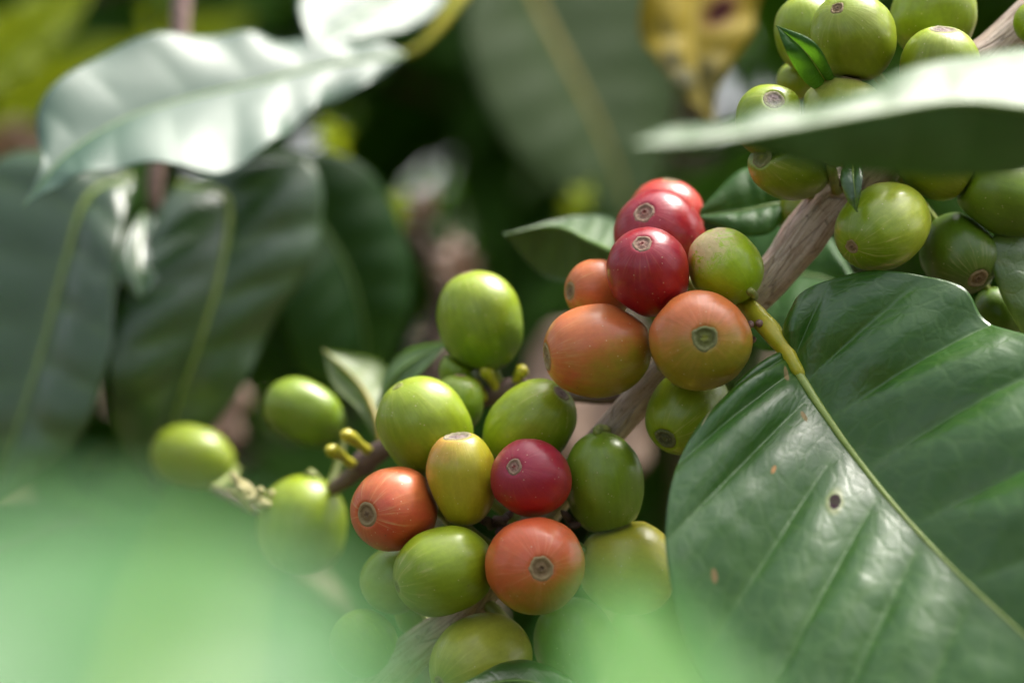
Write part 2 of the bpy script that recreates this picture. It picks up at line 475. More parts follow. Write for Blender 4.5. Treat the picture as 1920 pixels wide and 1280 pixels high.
# ------------------------------------------------------------------ leaf builder
def leaf(parent, mid, left, right, mat, rows=40, cols=10, cup=0.0, quilt=0.0, wave=0.0, wavek=4.0, nv=8,
         rib=0.9, rib_mat='midrib_dark', flip=False, raw=False, veins=None, vwid=0.10, sweep=0.25, label=None, lip=0.0003, name='leaf', seed=0):
    """loft a blade from left margin, midrib and right margin (photo pixels + mm, or points if raw)"""
    cv = (lambda q: [Vector(p) for p in q]) if raw else (lambda q: [P(*p) for p in q])
    m3, l3, r3 = cv(mid), cv(left), cv(right)
    nc = 2 * cols + 1
    def vphase(u, v):                             # 0 on a side vein, 1 halfway between two
        uu = u - sweep * 0.12 * v * v
        if veins is None:
            ph = uu * nv + (0.5 if v > 0 else 0.15)
            return abs(ph - round(ph)) * 2
        vs = veins[0] if v < 0 else veins[1]
        if uu <= vs[0]: return min(1.0, (vs[0] - uu) / 0.08)
        for a_, b_ in zip(vs, vs[1:]):
            if uu <= b_: return min(uu - a_, b_ - uu) / (b_ - a_) * 2
        return min(1.0, (uu - vs[-1]) / 0.08)
    base, uvs, vein = [], [], []
    for i in range(rows + 1):
        u = i / rows
        pm, pl, pr = catmull(m3, u), catmull(l3, u), catmull(r3, u)
        for j in range(nc):
            v = (j - cols) / cols
            e = pl if v < 0 else pr
            base.append(pm.lerp(e, abs(v)))
            uvs.append((u, v))
            fr = vphase(u, v)
            env = min(1.0, 12 * u) * min(1.0, 5 * (1 - u)) * (1 - 0.55 * abs(v) ** 3)
            vein.append(max(math.exp(-(fr / vwid) ** 2) * env, math.exp(-(abs(v) / 0.03) ** 2)))
    idx = lambda i, j: i * nc + j
    out, nrm = [], []
    sgn = -1.0 if flip else 1.0
    for i in range(rows + 1):
        for j in range(nc):
            a = base[idx(min(i + 1, rows), j)] - base[idx(max(i - 1, 0), j)]
            b = base[idx(i, min(j + 1, nc - 1))] - base[idx(i, max(j - 1, 0))]
            n = a.cross(b)
            if n.length < 1e-12:
                ii = min(max(i, 2), rows - 2)
                a = base[idx(ii + 1, j)] - base[idx(ii - 1, j)]
                b = base[idx(ii, min(j + 1, nc - 1))] - base[idx(ii, max(j - 1, 0))]
                n = a.cross(b)
            n = n.normalized() * sgn
            nrm.append(n)
            u, v = uvs[idx(i, j)]
            av = abs(v)
            fr = vphase(u, v)
            taper = min(1.0, 8 * u) * min(1.0, 4 * (1 - u))
            h = cup * math.sin(math.pi * min(av * 0.9, 1.0)) * taper
            h += quilt * (math.sin(fr * math.pi / 2) ** 0.8 - 0.5) * min(1.0, av * 3) * (1 - 0.7 * av ** 4) * taper
            h += wave * math.sin(2 * math.pi * (wavek * u + (0.3 if v > 0 else 0.0)) + seed + 1.4 * math.sin(7 * u + seed)) * av ** 2.5 * taper
            q = base[idx(i, j)] * 60 + Vector((seed, seed, 0))
            h += quilt * 0.5 * mnoise.noise(q) * av + quilt * 0.08 * mnoise.noise(q * 4.0) * min(1.0, av * 4)
            h -= rib * MM * 0.35 * math.exp(-(av / 0.07) ** 2) * (1 - u)
            out.append(base[idx(i, j)] + n * h)
    faces = []
    for i in range(rows):
        for j in range(nc - 1):
            f = (idx(i, j), idx(i + 1, j), idx(i + 1, j + 1), idx(i, j + 1))
            faces.append(f if not flip else f[::-1])
    n0 = len(out)
    if lip > 0:                                   # rolled-under margin: the blade's thickness
        for jj in (0, nc - 1):
            st = len(out)
            for i in range(rows + 1):
                k = idx(i, jj)
                inn = out[idx(i, jj + (1 if jj == 0 else -1))] - out[k]
                inn = inn.normalized() if inn.length > 1e-9 else Vector((0, 0, 0))
                out.append(out[k] - nrm[k] * lip + inn * lip * 0.6)
                uvs.append(uvs[k]); vein.append(0.5)
            for i in range(rows):
                f = (idx(i, jj), st + i, st + i + 1, idx(i + 1, jj))
                if jj == nc - 1:
                    f = f[::-1]
                faces.append(f if not flip else f[::-1])
    if parent == 'data':
        return out, faces, uvs, vein
    o = mesh_obj(name, out, faces, M[mat] if isinstance(mat, str) else mat, parent, uvs, {'vein': vein})
    if label:
        o['label'] = label
    if rib > 0:
        line = [out[idx(i, cols)] + nrm[idx(i, cols)] * rib * MM * 0.02 for i in range(0, rows + 1)]
        tube('midrib', line, [rib * MM, rib * MM * 0.8, rib * MM * 0.55, rib * MM * 0.3, rib * MM * 0.1], M[rib_mat], o, rows=rows + 1, sides=8)
    return o

# ------------------------------------------------------------------ the ground
gv, gf = [], []
G = 60
for i in range(G + 1):
    for j in range(G + 1):
        x = (i / G * 2 - 1); y = (j / G * 2 - 1)
        x = math.copysign(abs(x) ** 3, x) * 250; y = math.copysign(abs(y) ** 3, y) * 250
        gv.append((x, y, 0.05 * mnoise.noise(Vector((x * 0.8, y * 0.8, 0))) if abs(x) < 12 and abs(y) < 12 else 0.0))
for i in range(G):
    for j in range(G):
        a = i * (G + 1) + j
        gf.append((a, a + G + 1, a + G + 2, a + 1))
ground = mesh_obj('ground', gv, gf, M['soil'])
ground['kind'] = 'structure'

# ------------------------------------------------------------------ fruiting branch
branch = thing('coffee_branch', 'grey-brown woody coffee branch climbing diagonally, loaded with green and red cherries', 'branch')
BR = [P(640, 1350, 338), P(760, 1232, 338), P(870, 1145, 339), P(1000, 985, 340), P(1165, 785, 339), P(1300, 650, 339), P(1440, 527, 338),
      P(1545, 395, 338), P(1650, 300, 338), P(1780, 180, 338), P(1900, 62, 339), P(2050, -90, 340)]
def bark_bump(u, ph, L):
    q = Vector((math.cos(ph) * 1.6, math.sin(ph) * 1.6, L * 60))
    r = 1 + 0.10 * mnoise.noise(q) + 0.05 * mnoise.noise(Vector((math.cos(ph) * 5, math.sin(ph) * 5, L * 45)))
    crack = mnoise.noise(Vector((math.cos(ph) * 3.2 + 9, math.sin(ph) * 3.2, L * 22)))
    if abs(crack) < 0.07:
        r -= 0.05 * (1 - abs(crack) / 0.07)
    for c, amp in ((0.075, 0.14), (0.245, 0.30), (0.60, 0.10), (0.715, 0.30), (0.86, 0.2)):
        r += amp * math.exp(-((u - c) / 0.02) ** 2)
    r += 0.05 * math.exp(-((L - 0.083) / 0.0008) ** 2) + 0.05 * math.exp(-((L - 0.058) / 0.0007) ** 2)
    return r
RB = [2.9, 3.0, 2.9, 2.6, 2.55, 2.9, 3.3, 3.45, 3.3, 3.2, 3.1, 3.0]
tube('stem', BR, [r * MM for r in RB], M['bark'], branch, rows=300, sides=48, bump=bark_bump)

# twig behind, carrying the soft-focus cherries
twig = thing('side_twig', 'thin dark brown twig behind the cherry cluster with blurred green cherries', 'twig')
TW = [P(1190, 742, 343), P(1090, 742, 348), P(965, 728, 352), P(820, 790, 354), P(705, 850, 360), P(640, 905, 366), P(520, 970, 380), P(400, 920, 396)]
tube('stem', TW, [1.4 * MM, 1.2 * MM, 1.3 * MM, 1.5 * MM, 1.7 * MM, 1.3 * MM, 1.0 * MM, 0.8 * MM], M['twig'], twig, rows=60, sides=14,
     bump=lambda u, p, L: 1 + 0.12 * mnoise.noise(Vector((math.cos(p), math.sin(p), L * 200))) + 0.5 * math.exp(-((u - 0.30) / 0.03) ** 2) + 0.45 * math.exp(-((u - 0.62) / 0.03) ** 2))
for a, b in (((690, 845, 357), (640, 812, 352)), ((660, 870, 358), (612, 842, 352)), ((935, 735, 352), (905, 690, 348)), ((960, 728, 352), (985, 690, 349)), ((910, 745, 352), (880, 720, 349))):
    p0, p1 = P(*a), P(*b)
    tube('peg', [p0, p0.lerp(p1, 0.6) + Vector((0, 0, 0.0004)), p1], [0.9 * MM, 0.7 * MM, 1.1 * MM, 1.2 * MM, 0.4 * MM], M['young'], twig, rows=10, sides=10)
for k in range(9):
    p0 = P(455 + k * 9, 945 + (k % 3) * 8, 366)
    p1 = p0 + Vector((rnd.uniform(-6, 3), rnd.uniform(-3, 2), rnd.uniform(1, 6))) * MM
    tube('withered_flower', [p0, p0.lerp(p1, .5) + Vector((0, 0, 0.0008)), p1], [0.35 * MM, 0.6 * MM, 0.9 * MM, 0.3 * MM], M['flower'], twig, rows=8, sides=6)

# ------------------------------------------------------------------ cherries
GRN, GRN2 = (0.175, 0.265, 0.007), (0.260, 0.345, 0.013)
DGR, OLV = (0.092, 0.170, 0.007), (0.195, 0.250, 0.009)
RED, RED2 = (0.27, 0.005, 0.017), (0.40, 0.016, 0.014)
ORG, ORG2 = (0.50, 0.135, 0.036), (0.27, 0.23, 0.014)
YEL = (0.36, 0.33, 0.015)
NV_BROWN = ((0.40, 0.29, 0.14), (0.30, 0.20, 0.095), (0.16, 0.09, 0.045))
NV_GREEN = ((0.233, 0.252, 0.090), (0.171, 0.197, 0.045), (0.270, 0.306, 0.028))
NV_RED = ((0.377, 0.242, 0.162), (0.377, 0.197, 0.152), (0.225, 0.017, 0.017))
NV_MAUVE = ((0.377, 0.323, 0.197), (0.323, 0.242, 0.233), (0.216, 0.144, 0.126))

def nearest(path, p, n=160):
    best, bd = None, 1e9
    for i in range(n + 1):
        q = catmull(path, i / n)
        if (q - p).length < bd:
            best, bd = q, (q - p).length
    return best, bd

count = 0
FRUIT = []
def cherry(label, c, a, b, ax, front, c1, c2, g=(0, 0, 1), goff=0.0, gwid=0.7, nav=NV_BROWN, navr=0.24, path=BR, group='cherries on the main branch',
           scar=0.0, scar_dir=(0, 0, 1), dimple=0.0, rough=0.30, flat=0.0, stalk=True, line=0.5):
    """c: centre (px, px, mm). a, b: half length and half width in pixels. ax: navel direction on the picture (right, up), front: +1 towards the lens.
    g: colour gradient direction (right, away, up)"""
    global count
    count += 1
    s = c[2] * K * MM
    A, B = a * s, b * s
    x, z = ax
    l = math.hypot(x, z)
    if l > 1: x, z = x / l, z / l
    y = -front * math.sqrt(max(0.0, 1 - x * x - z * z))
    axis = Vector((x, y, z)).normalized()
    cen = P(*c)
    up = Vector((0, 0, 1)) if abs(axis.z) < 0.9 else Vector((1, 0, 0))
    xa = up.cross(axis).normalized()
    ya = axis.cross(xa)
    R = Matrix((xa, ya, axis)).transposed()
    root = thing('coffee_cherry', label, 'cherry', cen, group)
    root.rotation_euler = R.to_euler()
    seed = count * 1.37
    Ri = R.inverted()
    gl = Ri @ Vector(g).normalized()
    sl = Ri @ Vector(scar_dir).normalized()
    verts, faces = [], []
    NR, NS = 44, 56
    th_n = math.asin(min(0.9, navr))
    zn = A * (math.cos(th_n) ** 0.92)
    ex = 2.15
    for i in range(NR + 1):
        th = math.pi * i / NR
        ct, st = math.cos(th), math.sin(th)
        zz = A * math.copysign(abs(ct) ** (2 / ex), ct)
        rr = B * (st ** (2 / ex)) if st > 0 else 0.0
        # a slightly narrower stalk end, flat rim round the navel
        rr *= 1 - 0.05 * max(0.0, -ct) ** 2 + 0.02 * max(0.0, ct)
        if ct > 0: zz = min(zz, zn + 0.004 * A)
        if ct > 0 and st < navr * 0.72: zz -= 0.20 * B * navr          # hollow under the navel
        if dimple and ct < 0: zz += A * dimple * math.exp(-(st / 0.30) ** 2)
        for j in range(NS):
            ph = 2 * math.pi * j / NS
            lob = 1 + 0.018 * math.cos(2 * ph + seed) - 0.012 * math.exp(-((math.sin(ph + seed) / 0.18) ** 2)) * (1 - abs(ct))
            fl = 1 - flat * abs(math.sin(ph)) ** 2
            q = Vector((math.cos(ph) * st, math.sin(ph) * st, ct)) * 1.3 + Vector((seed, seed * 2, 0))
            n = 1 + 0.045 * mnoise.noise(q) + 0.012 * mnoise.noise(q * 3)
            verts.append(Vector((math.cos(ph) * rr * lob * n, math.sin(ph) * rr * lob * fl * n, zz * (1 + 0.02 * mnoise.noise(q + Vector((7, 0, 0))) * (st)))))
    for i in range(NR):
        for j in range(NS):
            k = (j + 1) % NS
            faces.append((i * NS + j, (i + 1) * NS + j, (i + 1) * NS + k, i * NS + k))
    FRUIT.append(dict(c=cen, R=R, ax=axis, A=A, B=B))
    FRUIT[-1]['skin'] = mesh_obj('skin', verts, faces, cherry_mat('cherry_skin', c1, c2, gl, goff, gwid, B, seed, scar, sl, rough, line), root)
    # navel: raised corky ring, dished disc, little knob with a pit
    rn = B * navr * 0.86
    prof = [(1.25, -0.14), (1.10, -0.01), (0.97, 0.06), (0.86, 0.05), (0.74, -0.06), (0.58, -0.05), (0.46, -0.06), (0.34, 0.02), (0.22, 0.05), (0.12, -0.06), (0.0, -0.16)]
    nvv, nvf = [], []
    nr = random.Random(count * 7 + 3)
    kd, kk, rag = nr.uniform(0.6, 1.7), nr.uniform(-0.5, 1.3), nr.uniform(0.10, 0.26)
    prof = [(pr_, (pz_ * kk if pr_ < 0.40 else pz_ * kd) if pr_ < 1.0 else pz_) for pr_, pz_ in prof]
    S = 30
    for i, (pr, pz) in enumerate(prof):
        for j in range(S):
            ph = 2 * math.pi * j / S
            w = 1 + rag * mnoise.noise(Vector((math.cos(ph) * 1.5, math.sin(ph) * 1.5, seed)))
            hz = pz * rn + rn * 0.09 * mnoise.noise(Vector((math.cos(ph) * pr * 4, math.sin(ph) * pr * 4, seed * 2)))
            nvv.append(Vector((math.cos(ph) * pr * rn * w, math.sin(ph) * pr * rn * w, hz)))
    for i in range(len(prof) - 1):
        for j in range(S):
            k = (j + 1) % S
            nvf.append((i * S + j, i * S + k, (i + 1) * S + k, (i + 1) * S + j))
    no = mesh_obj('navel', nvv, nvf, navel_mat('cherry_navel', nav[0], nav[1], nav[2], rn), root)
    no.location = (0, 0, zn + 0.004 * A)
    if stalk:
        foot = Vector((0, 0, -A * (1 - dimple * 0.9)))
        wfoot = cen + R @ foot
        tgt, dist = nearest(path, wfoot)
        if dist > 0.016:
            tgt = wfoot + (tgt - wfoot).normalized() * 0.006
        lt = Ri @ (tgt - cen)
        tube('stalk', [foot * 0.93, foot * 1.05, foot.lerp(lt, 0.55) + Vector((0, 0, -0.0006)), lt], [0.10 * B, 0.12 * B, 0.13 * B, 0.17 * B], M['stalk'], root, rows=10, sides=10)
    return root

UP, DN = (0, 0, 1), (0, 0, -1)
# --- upper trio and its neighbours
cherry('deep red cherry in front, round pitted navel, touching the scarred pale green cherry', (1216, 511, 327), 88, 78, (-0.19, 0.60), 1, RED, RED2, (0.6, 0, -0.6), 0.55, 0.7, NV_RED, 0.25, rough=0.24, line=0.12)
cherry('glossy crimson cherry peeking over the front red cherry, navel facing outward', (1238, 447, 339), 92, 86, (-0.38, 0.50), 1, RED, RED2, (0.8, 0, -0.5), 0.35, 0.7, NV_RED, 0.24, rough=0.24, line=0.12)
cherry('rearmost red cherry, bright scarlet top showing behind two darker red ones', (1248, 412, 351), 76, 72, (0.1, 0.97), 1, RED2, (0.52, 0.05, 0.03), UP, 0.3, 0.8)
cherry('small pale green cherry with tan corky scars, on the leaf stalk beside the red cherries', (1360, 500, 328), 75, 69, (-0.55, 0.62), -1, (0.27, 0.41, 0.008), (0.34, 0.46, 0.015), UP, 0.2, 0.8, scar=1.0, scar_dir=(-0.62, -0.30, 0.72), rough=0.26)
cherry('big round orange cherry with green ringed navel facing out, beside the yellow leaf stalk', (1313, 638, 321), 95, 95, (0.0, 0.05), 1, ORG2, ORG, (-0.2, 0, 1), 0.0, 0.6, NV_GREEN, 0.27, line=0.2)
cherry('orange cherry lying sideways with shiny dimple at its stalk end', (1121, 657, 328), 103, 87, (-0.97, -0.12), 1, ORG, ORG2, (0.6, -0.2, -0.8), 0.4, 0.6, NV_BROWN, 0.30, dimple=0.12)
cherry('salmon orange cherry tucked behind the sideways orange one, navel seen edge-on', (1122, 546, 338), 64, 58, (-0.88, 0.0), 1, ORG, ORG2, DN, 0.7, 0.6, NV_BROWN, 0.30)
cherry('green cherry with dark ringed navel, hanging between the big orange cherry and the leaf', (1290, 769, 331), 94, 74, (-0.52, -0.56), 1, GRN, OLV, UP, 0.1, 0.8, ((0.14, 0.17, 0.05), (0.07, 0.09, 0.03), (0.12, 0.15, 0.03)), 0.31)
# --- lower cluster
cherry('plump green cherry with puckered top, at the upper end of the lower cluster', (797, 801, 337), 98, 86, (-0.52, 0.80), 1, GRN, GRN2, UP, 0.2, 0.9, ((0.34, 0.38, 0.10), (0.30, 0.34, 0.06), (0.26, 0.27, 0.05)), 0.13)
cherry('green cherry half hidden behind the plump puckered one', (858, 757, 346), 56, 50, (0.1, 0.98), 1, DGR, GRN, UP, 0.0, 0.8)
cherry('small blurred green cherry on the twig under the tall oval cherry', (858, 700, 353), 42, 34, (0.3, -0.9), -1, DGR, GRN, UP, 0.0, 0.8, path=TW, group='cherries on the side twig')
cherry('smooth green cherry with corky navel edge-on, behind the small red one', (992, 801, 337), 102, 77, (0.60, 0.66), 1, GRN, GRN2, (-0.4, 0, 1), 0.2, 0.9, NV_MAUVE, 0.24)
cherry('upright yellow-olive cherry with cut-off flat top and orange blush', (866, 897, 329), 90, 67, (-0.10, 0.975), 1, YEL, (0.55, 0.27, 0.06), (-0.75, 0, 0.7), 0.85, 0.5, NV_MAUVE, 0.44)
cherry('small round crimson cherry in the middle of the lower cluster', (996, 896, 325), 77, 74, (-0.43, 0.33), 1, (0.28, 0.006, 0.026), RED2, (0.3, 0, -0.8), 0.5, 0.7, NV_RED, 0.20, rough=0.34, line=0.12)
cherry('tall smooth green cherry against the bare branch, right of the small red one', (1132, 906, 332), 99, 74, (0.12, -0.97), -1, (0.14, 0.24, 0.012), (0.18, 0.28, 0.016), (0.2, 0, 0.9), 0.1, 0.9, navr=0.16)
cherry('orange-red cherry pointing outward with big rough navel and creases', (741, 953, 330), 90, 77, (-0.56, -0.06), 1, (0.50, 0.075, 0.026), ORG, UP, 0.2, 0.8, NV_BROWN, 0.30, line=0.9)
cherry('green cherry lying sideways under the orange-red one, fine ribs at its tip', (833, 1070, 325), 97, 83, (-0.90, -0.26), 1, GRN, GRN2, (0.3, 0, 1), 0.4, 0.8, ((0.30, 0.34, 0.08), (0.24, 0.28, 0.06), (0.2, 0.2, 0.05)), 0.15, line=0.9)
cherry('round orange cherry below the small red one, dry brown navel facing out', (1003, 1060, 320), 92, 92, (0.12, 0.05), 1, ORG2, (0.50, 0.095, 0.026), (-0.35, 0, 0.7), -0.35, 0.6, NV_BROWN, 0.26)
cherry('big yellow cherry partly behind the large leaf', (1178, 1063, 333), 94, 90, (0.9, -0.35), -1, (0.36, 0.36, 0.03), YEL, UP, 0.2, 0.8)
cherry('dull green cherry behind the orange-red and the ribbed green cherry', (740, 1085, 339), 66, 62, (-0.7, -0.7), -1, OLV, GRN, UP, 0.2, 0.8)
cherry('pale green cherry at the foot of the cluster beside the bare branch', (682, 1208, 338), 66, 62, (-0.7, 0.7), -1, GRN, GRN2, UP, 0.2, 0.8)
cherry('yellow-green cherry below the ribbed green one, under the lowest orange cherry', (902, 1240, 327), 102, 88, (-0.75, -0.30), 1, OLV, (0.40, 0.42, 0.05), UP, 0.1, 0.8, navr=0.18)
cherry('green cherry behind the blurred leaf tip, under the big yellow cherry', (1080, 1205, 335), 86, 80, (0.35, -0.93), -1, DGR, GRN, UP, 0.2, 0.8)
cherry('tiny glimpse of green cherry squeezed between the bare branch and ribbed cherry', (778, 1150, 346), 42, 40, (0.3, -0.95), -1, GRN, GRN2, UP, 0.2, 0.8)
# --- upper right cluster
TG = 'cherries at the upper end of the branch'
cherry('oval green cherry with small brown ringed navel, above the small pointed leaf', (1601, 70, 326), 90, 79, (-0.46, 0.50), 1, OLV, GRN2, (-0.3, 0, 1), 0.4, 0.8, NV_BROWN, 0.17, group=TG)
cherry('sunlit green cherry behind the small dark pointed leaf', (1518, 64, 337), 74, 64, (-0.3, 0.95), 1, GRN, GRN2, UP, 0.0, 0.8, group=TG)
cherry('large round green cherry at the top, behind the flat-topped one', (1750, 28, 337), 84, 80, (0.2, 0.97), 1, OLV, GRN2, UP, 0.2, 0.8, group=TG)
cherry('green cherry with broad corky flat top, next to the bare upper branch', (1762, 128, 324), 78, 75, (0.0, 0.93), 1, OLV, GRN2, UP, 0.4, 0.7, NV_MAUVE, 0.36, group=TG)
cherry('green cherry with pale mauve disc navel, above the blurred leaf edge', (1444, 228, 327), 70, 67, (0.0, 0.52), 1, GRN, GRN2, UP, 0.3, 0.7, NV_MAUVE, 0.31, group=TG)
cherry('pale topped green cherry mostly hidden by the blurred leaf', (1578, 228, 326), 84, 82, (0.2, 0.97), 1, GRN, (0.42, 0.42, 0.10), UP, 0.5, 0.6, group=TG)  # pale top is a highlight painted into the skin colour
cherry('olive green cherry under the blurred leaf, dull round navel at its end', (1483, 308, 330), 90, 68, (-0.72, 0.10), 1, DGR, OLV, (-0.3, 0, -0.8), 0.2, 0.8, NV_GREEN, 0.30, group=TG)
cherry('shaded green cherry under the blurred leaf, above the sunlit one', (1752, 298, 332), 86, 70, (0.8, -0.58), -1, DGR, OLV, DN, 0.1, 0.8, group=TG)
cherry('shiny lime green cherry with tiny dark navel, just above the large leaf', (1656, 424, 327), 106, 79, (-0.66, -0.40), 1, GRN, (0.40, 0.46, 0.04), (0.5, 0, 0.3), 0.2, 0.8, NV_BROWN, 0.17, group=TG, rough=0.24, line=0.9)  # lighter right side: a sun patch painted into the skin colour
cherry('large green cherry at the edge of the upper cluster, right of the shaded one', (1886, 366, 333), 94, 76, (0.95, -0.28), -1, DGR, GRN, UP, 0.1, 0.8, group=TG)
cherry('dark green cherry hanging in shade with rough brown navel below', (1798, 475, 336), 84, 71, (0.28, -0.62), 1, DGR, (0.075, 0.13, 0.014), DN, 0.1, 0.8, NV_BROWN, 0.30, group=TG)
cherry('half hidden green cherry behind the branch, under the olive one', (1506, 396, 350), 52, 47, (-0.5, -0.86), -1, DGR, OLV, UP, 0.2, 0.8, group=TG)
cherry('deeply shaded green cherry behind the large leaf, below the dark hanging one', (1872, 590, 345), 52, 46, (0.4, -0.91), -1, DGR, DGR, UP, 0.2, 0.8, group=TG)
cherry('green cherry high up beside the bare upper branch end', (1938, 44, 330), 42, 38, (-0.3, 0.1), 1, GRN, GRN2, UP, 0.2, 0.8, group=TG)
cherry('sliver of green cherry under the small dark pointed leaf', (1492, 152, 343), 36, 34, (-0.95, 0.2), -1, OLV, GRN2, UP, 0.2, 0.8, group=TG)
# --- soft-focus cherries on the twig
SG = 'cherries on the side twig'
cherry('tall oval green cherry standing alone on the twig, softly blurred', (901, 603, 351), 96, 80, (-0.28, 0.955), 1, DGR, GRN2, (-0.2, 0, 1), 0.1, 1.0, path=TW, group=SG, navr=0.15)
cherry('lone blurred green cherry with lit top, in front of dark foliage', (571, 774, 377), 80, 60, (-0.88, 0.47), 1, DGR, GRN, UP, -0.1, 0.9, path=TW, group=SG, navr=0.15)
cherry('blurred green cherry low on the twig, half veiled by the foreground leaf', (566, 985, 370), 96, 86, (-0.15, -0.98), -1, GRN, GRN2, UP, 0.1, 0.9, path=TW, group=SG, navr=0.15)
cherry('most blurred green cherry, near the hanging leaves, veiled by the foreground leaf', (362, 858, 404), 80, 60, (-0.96, 0.27), 1, OLV, GRN2, UP, 0.1, 0.9, path=TW, group=SG, navr=0.15)

# neighbours press flat against each other instead of passing through
def reach(f, n):
    k = f['ax'].dot(n)
    return 1 / math.sqrt(k * k / f['A'] ** 2 + (1 - k * k) / f['B'] ** 2)
for f in FRUIT:
    Rt = f['R'].transposed()
    cuts = []
    for g_ in FRUIT:
        if g_ is f: continue
        dv = g_['c'] - f['c']
        D = dv.length
        n = dv / D
        r1, r2 = reach(f, n), reach(g_, -n)
        if D < (r1 + r2) * 1.03:
            t_ = max(0.45 * r1, (D * D + r1 * r1 - r2 * r2) / (2 * D))
            cuts.append((Rt @ n, t_ - 0.00006))
    if not cuts: continue
    soft = 0.0007
    for v in f['skin'].data.vertices:
        for n, t_ in cuts:
            sd = v.co.dot(n)
            if sd > t_ - soft:
                v.co -= n * (sd - (t_ - soft * math.exp(-(sd - (t_ - soft)) / soft)))
    f['skin'].data.update()

for (bx, by, n) in ((935, 985, 7), (1085, 985, 4), (1595, 345, 6), (1255, 600, 4), (860, 1000, 4)):
    for k in range(n):
        p0 = P(bx + rnd.uniform(-22, 22), by + rnd.uniform(-14, 14), 335)
        p1 = p0 + Vector((rnd.uniform(-2.4, 2.4), rnd.uniform(-5, -2), rnd.uniform(-1.0, 2.6))) * MM
        tube('dried_bract', [p0, p0.lerp(p1, 0.5) + Vector((rnd.uniform(-.6, .6), 0, rnd.uniform(-.4, .6))) * MM, p1],
             [0.7 * MM, 0.55 * MM, 0.75 * MM, 0.2 * MM], M['twig'], branch, rows=8, sides=7)

# ------------------------------------------------------------------ leaves of the fruiting branch
big = leaf(branch,
    [(1470, 650, 323.0), (1480, 668, 322.4), (1495, 695, 321.1), (1520, 735, 319.2), (1550, 780, 316.8), (1600, 850, 313.0), (1680, 950, 305.5), (1790, 1068, 295.5), (1920, 1190, 284.2), (2080, 1335, 269.2)],
    [(1466, 672, 323.0), (1335, 765, 315.5), (1266, 880, 308.0), (1243, 1010, 301.8), (1262, 1135, 296.8), (1335, 1290, 290.5), (1450, 1400, 284.2), (1610, 1480, 279.2), (1810, 1500, 274.2), (2080, 1335, 269.2)],
    [(1474, 640, 324), (1500, 552, 325), (1630, 513, 324), (1795, 538, 320), (1850, 600, 317), (1960, 655, 311), (2080, 760, 300), (2170, 930, 287), (2190, 1130, 275), (2080, 1335, 269.3)],
    'leaf_hero', rows=240, cols=60, cup=0.0020, quilt=0.0020, wave=0.0008, wavek=3.0, rib=1.0, rib_mat='midrib', vwid=0.10, sweep=0.0,
    veins=([q / 9 for q in (0.9, 1.9, 3.1, 4.7, 5.7, 6.5, 7.3, 8.2)], [q / 9 for q in (1.5, 2.6, 4.1, 5.3, 6.3, 7.2, 8.1)]),
    label='large dark green glossy leaf with yellow-green midrib and a purple-black spot', seed=2)
PET = [P(1392, 566, 331), P(1418, 590, 328), P(1448, 624, 325), P(1472, 655, 323), P(1496, 694, 321.3), P(1512, 720, 321.6)]
tube('petiole', PET, [1.3 * MM, 1.55 * MM, 1.6 * MM, 1.5 * MM, 1.2 * MM, 1.0 * MM, 0.5 * MM], M['young'], big, rows=40, sides=18,
     bump=lambda u, p, L: 1 + 0.10 * mnoise.noise(Vector((math.cos(p), math.sin(p), L * 300))))
for q in ((1407, 608, 325.5), (1424, 606, 325.0), (1411, 636, 327)):
    c0 = P(*q)
    tube('bud_scar', [c0 + Vector((0, 0.0016, 0)), c0, c0 + Vector((-0.0001, -0.0006, 0))], [0.5 * MM, 0.62 * MM, 0.6 * MM, 0.2 * MM], M['nub'], big, rows=9, sides=10)

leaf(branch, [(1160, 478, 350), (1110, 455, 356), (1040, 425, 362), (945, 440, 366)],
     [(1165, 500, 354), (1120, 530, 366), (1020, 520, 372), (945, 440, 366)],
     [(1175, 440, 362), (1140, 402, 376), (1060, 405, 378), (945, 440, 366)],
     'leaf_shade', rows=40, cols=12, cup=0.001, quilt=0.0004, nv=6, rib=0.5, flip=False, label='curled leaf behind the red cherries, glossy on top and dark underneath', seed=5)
leaf(branch, [(1475, 380, 350), (1440, 385, 349), (1390, 395, 348), (1300, 405, 347)],
     [(1478, 355, 352), (1430, 325, 352), (1385, 322, 352), (1300, 405, 347)],
     [(1478, 400, 349), (1440, 440, 346), (1380, 440, 345), (1300, 405, 347)],
     'leaf_shrub', rows=30, cols=10, cup=0.001, quilt=0.0004, nv=5, rib=0.5, flip=False, seed=6)
leaf(branch, [(1620, 560, 356), (1540, 520, 362), (1450, 520, 366), (1340, 560, 372)],
     [(1620, 545, 356), (1540, 430, 372), (1440, 400, 378), (1340, 560, 372)],
     [(1620, 575, 356), (1540, 640, 350), (1430, 660, 354), (1340, 560, 372)],
     'leaf_shrub', rows=30, cols=10, cup=0.002, quilt=0.0005, nv=6, rib=0.6, flip=False, seed=7)
# small pointed stipule leaves at the node
leaf(branch, [(1562, 178, 330), (1540, 140, 322), (1508, 95, 318), (1456, 48, 320)],
     [(1556, 180, 330), (1510, 155, 321), (1476, 102, 318), (1456, 48, 320)],
     [(1570, 172, 330), (1556, 124, 320), (1524, 76, 317), (1456, 48, 320)],
     'leaf_shrub', rows=40, cols=10, cup=0.0005, quilt=0.0002, nv=6, rib=0.22, rib_mat='midrib', flip=True, label='small dark green pointed leaf with pale midrib among the green cherries', seed=8)
leaf(branch, [(1598, 300, 322), (1600, 330, 318), (1603, 360, 317), (1606, 398, 317)],
     [(1585, 300, 322), (1576, 335, 319), (1586, 370, 318), (1606, 398, 317)],
     [(1612, 300, 322), (1618, 330, 317), (1614, 365, 316), (1606, 398, 317)],
     'leaf', rows=24, cols=8, cup=0.0004, rib=0.2, rib_mat='midrib', flip=False, seed=9)
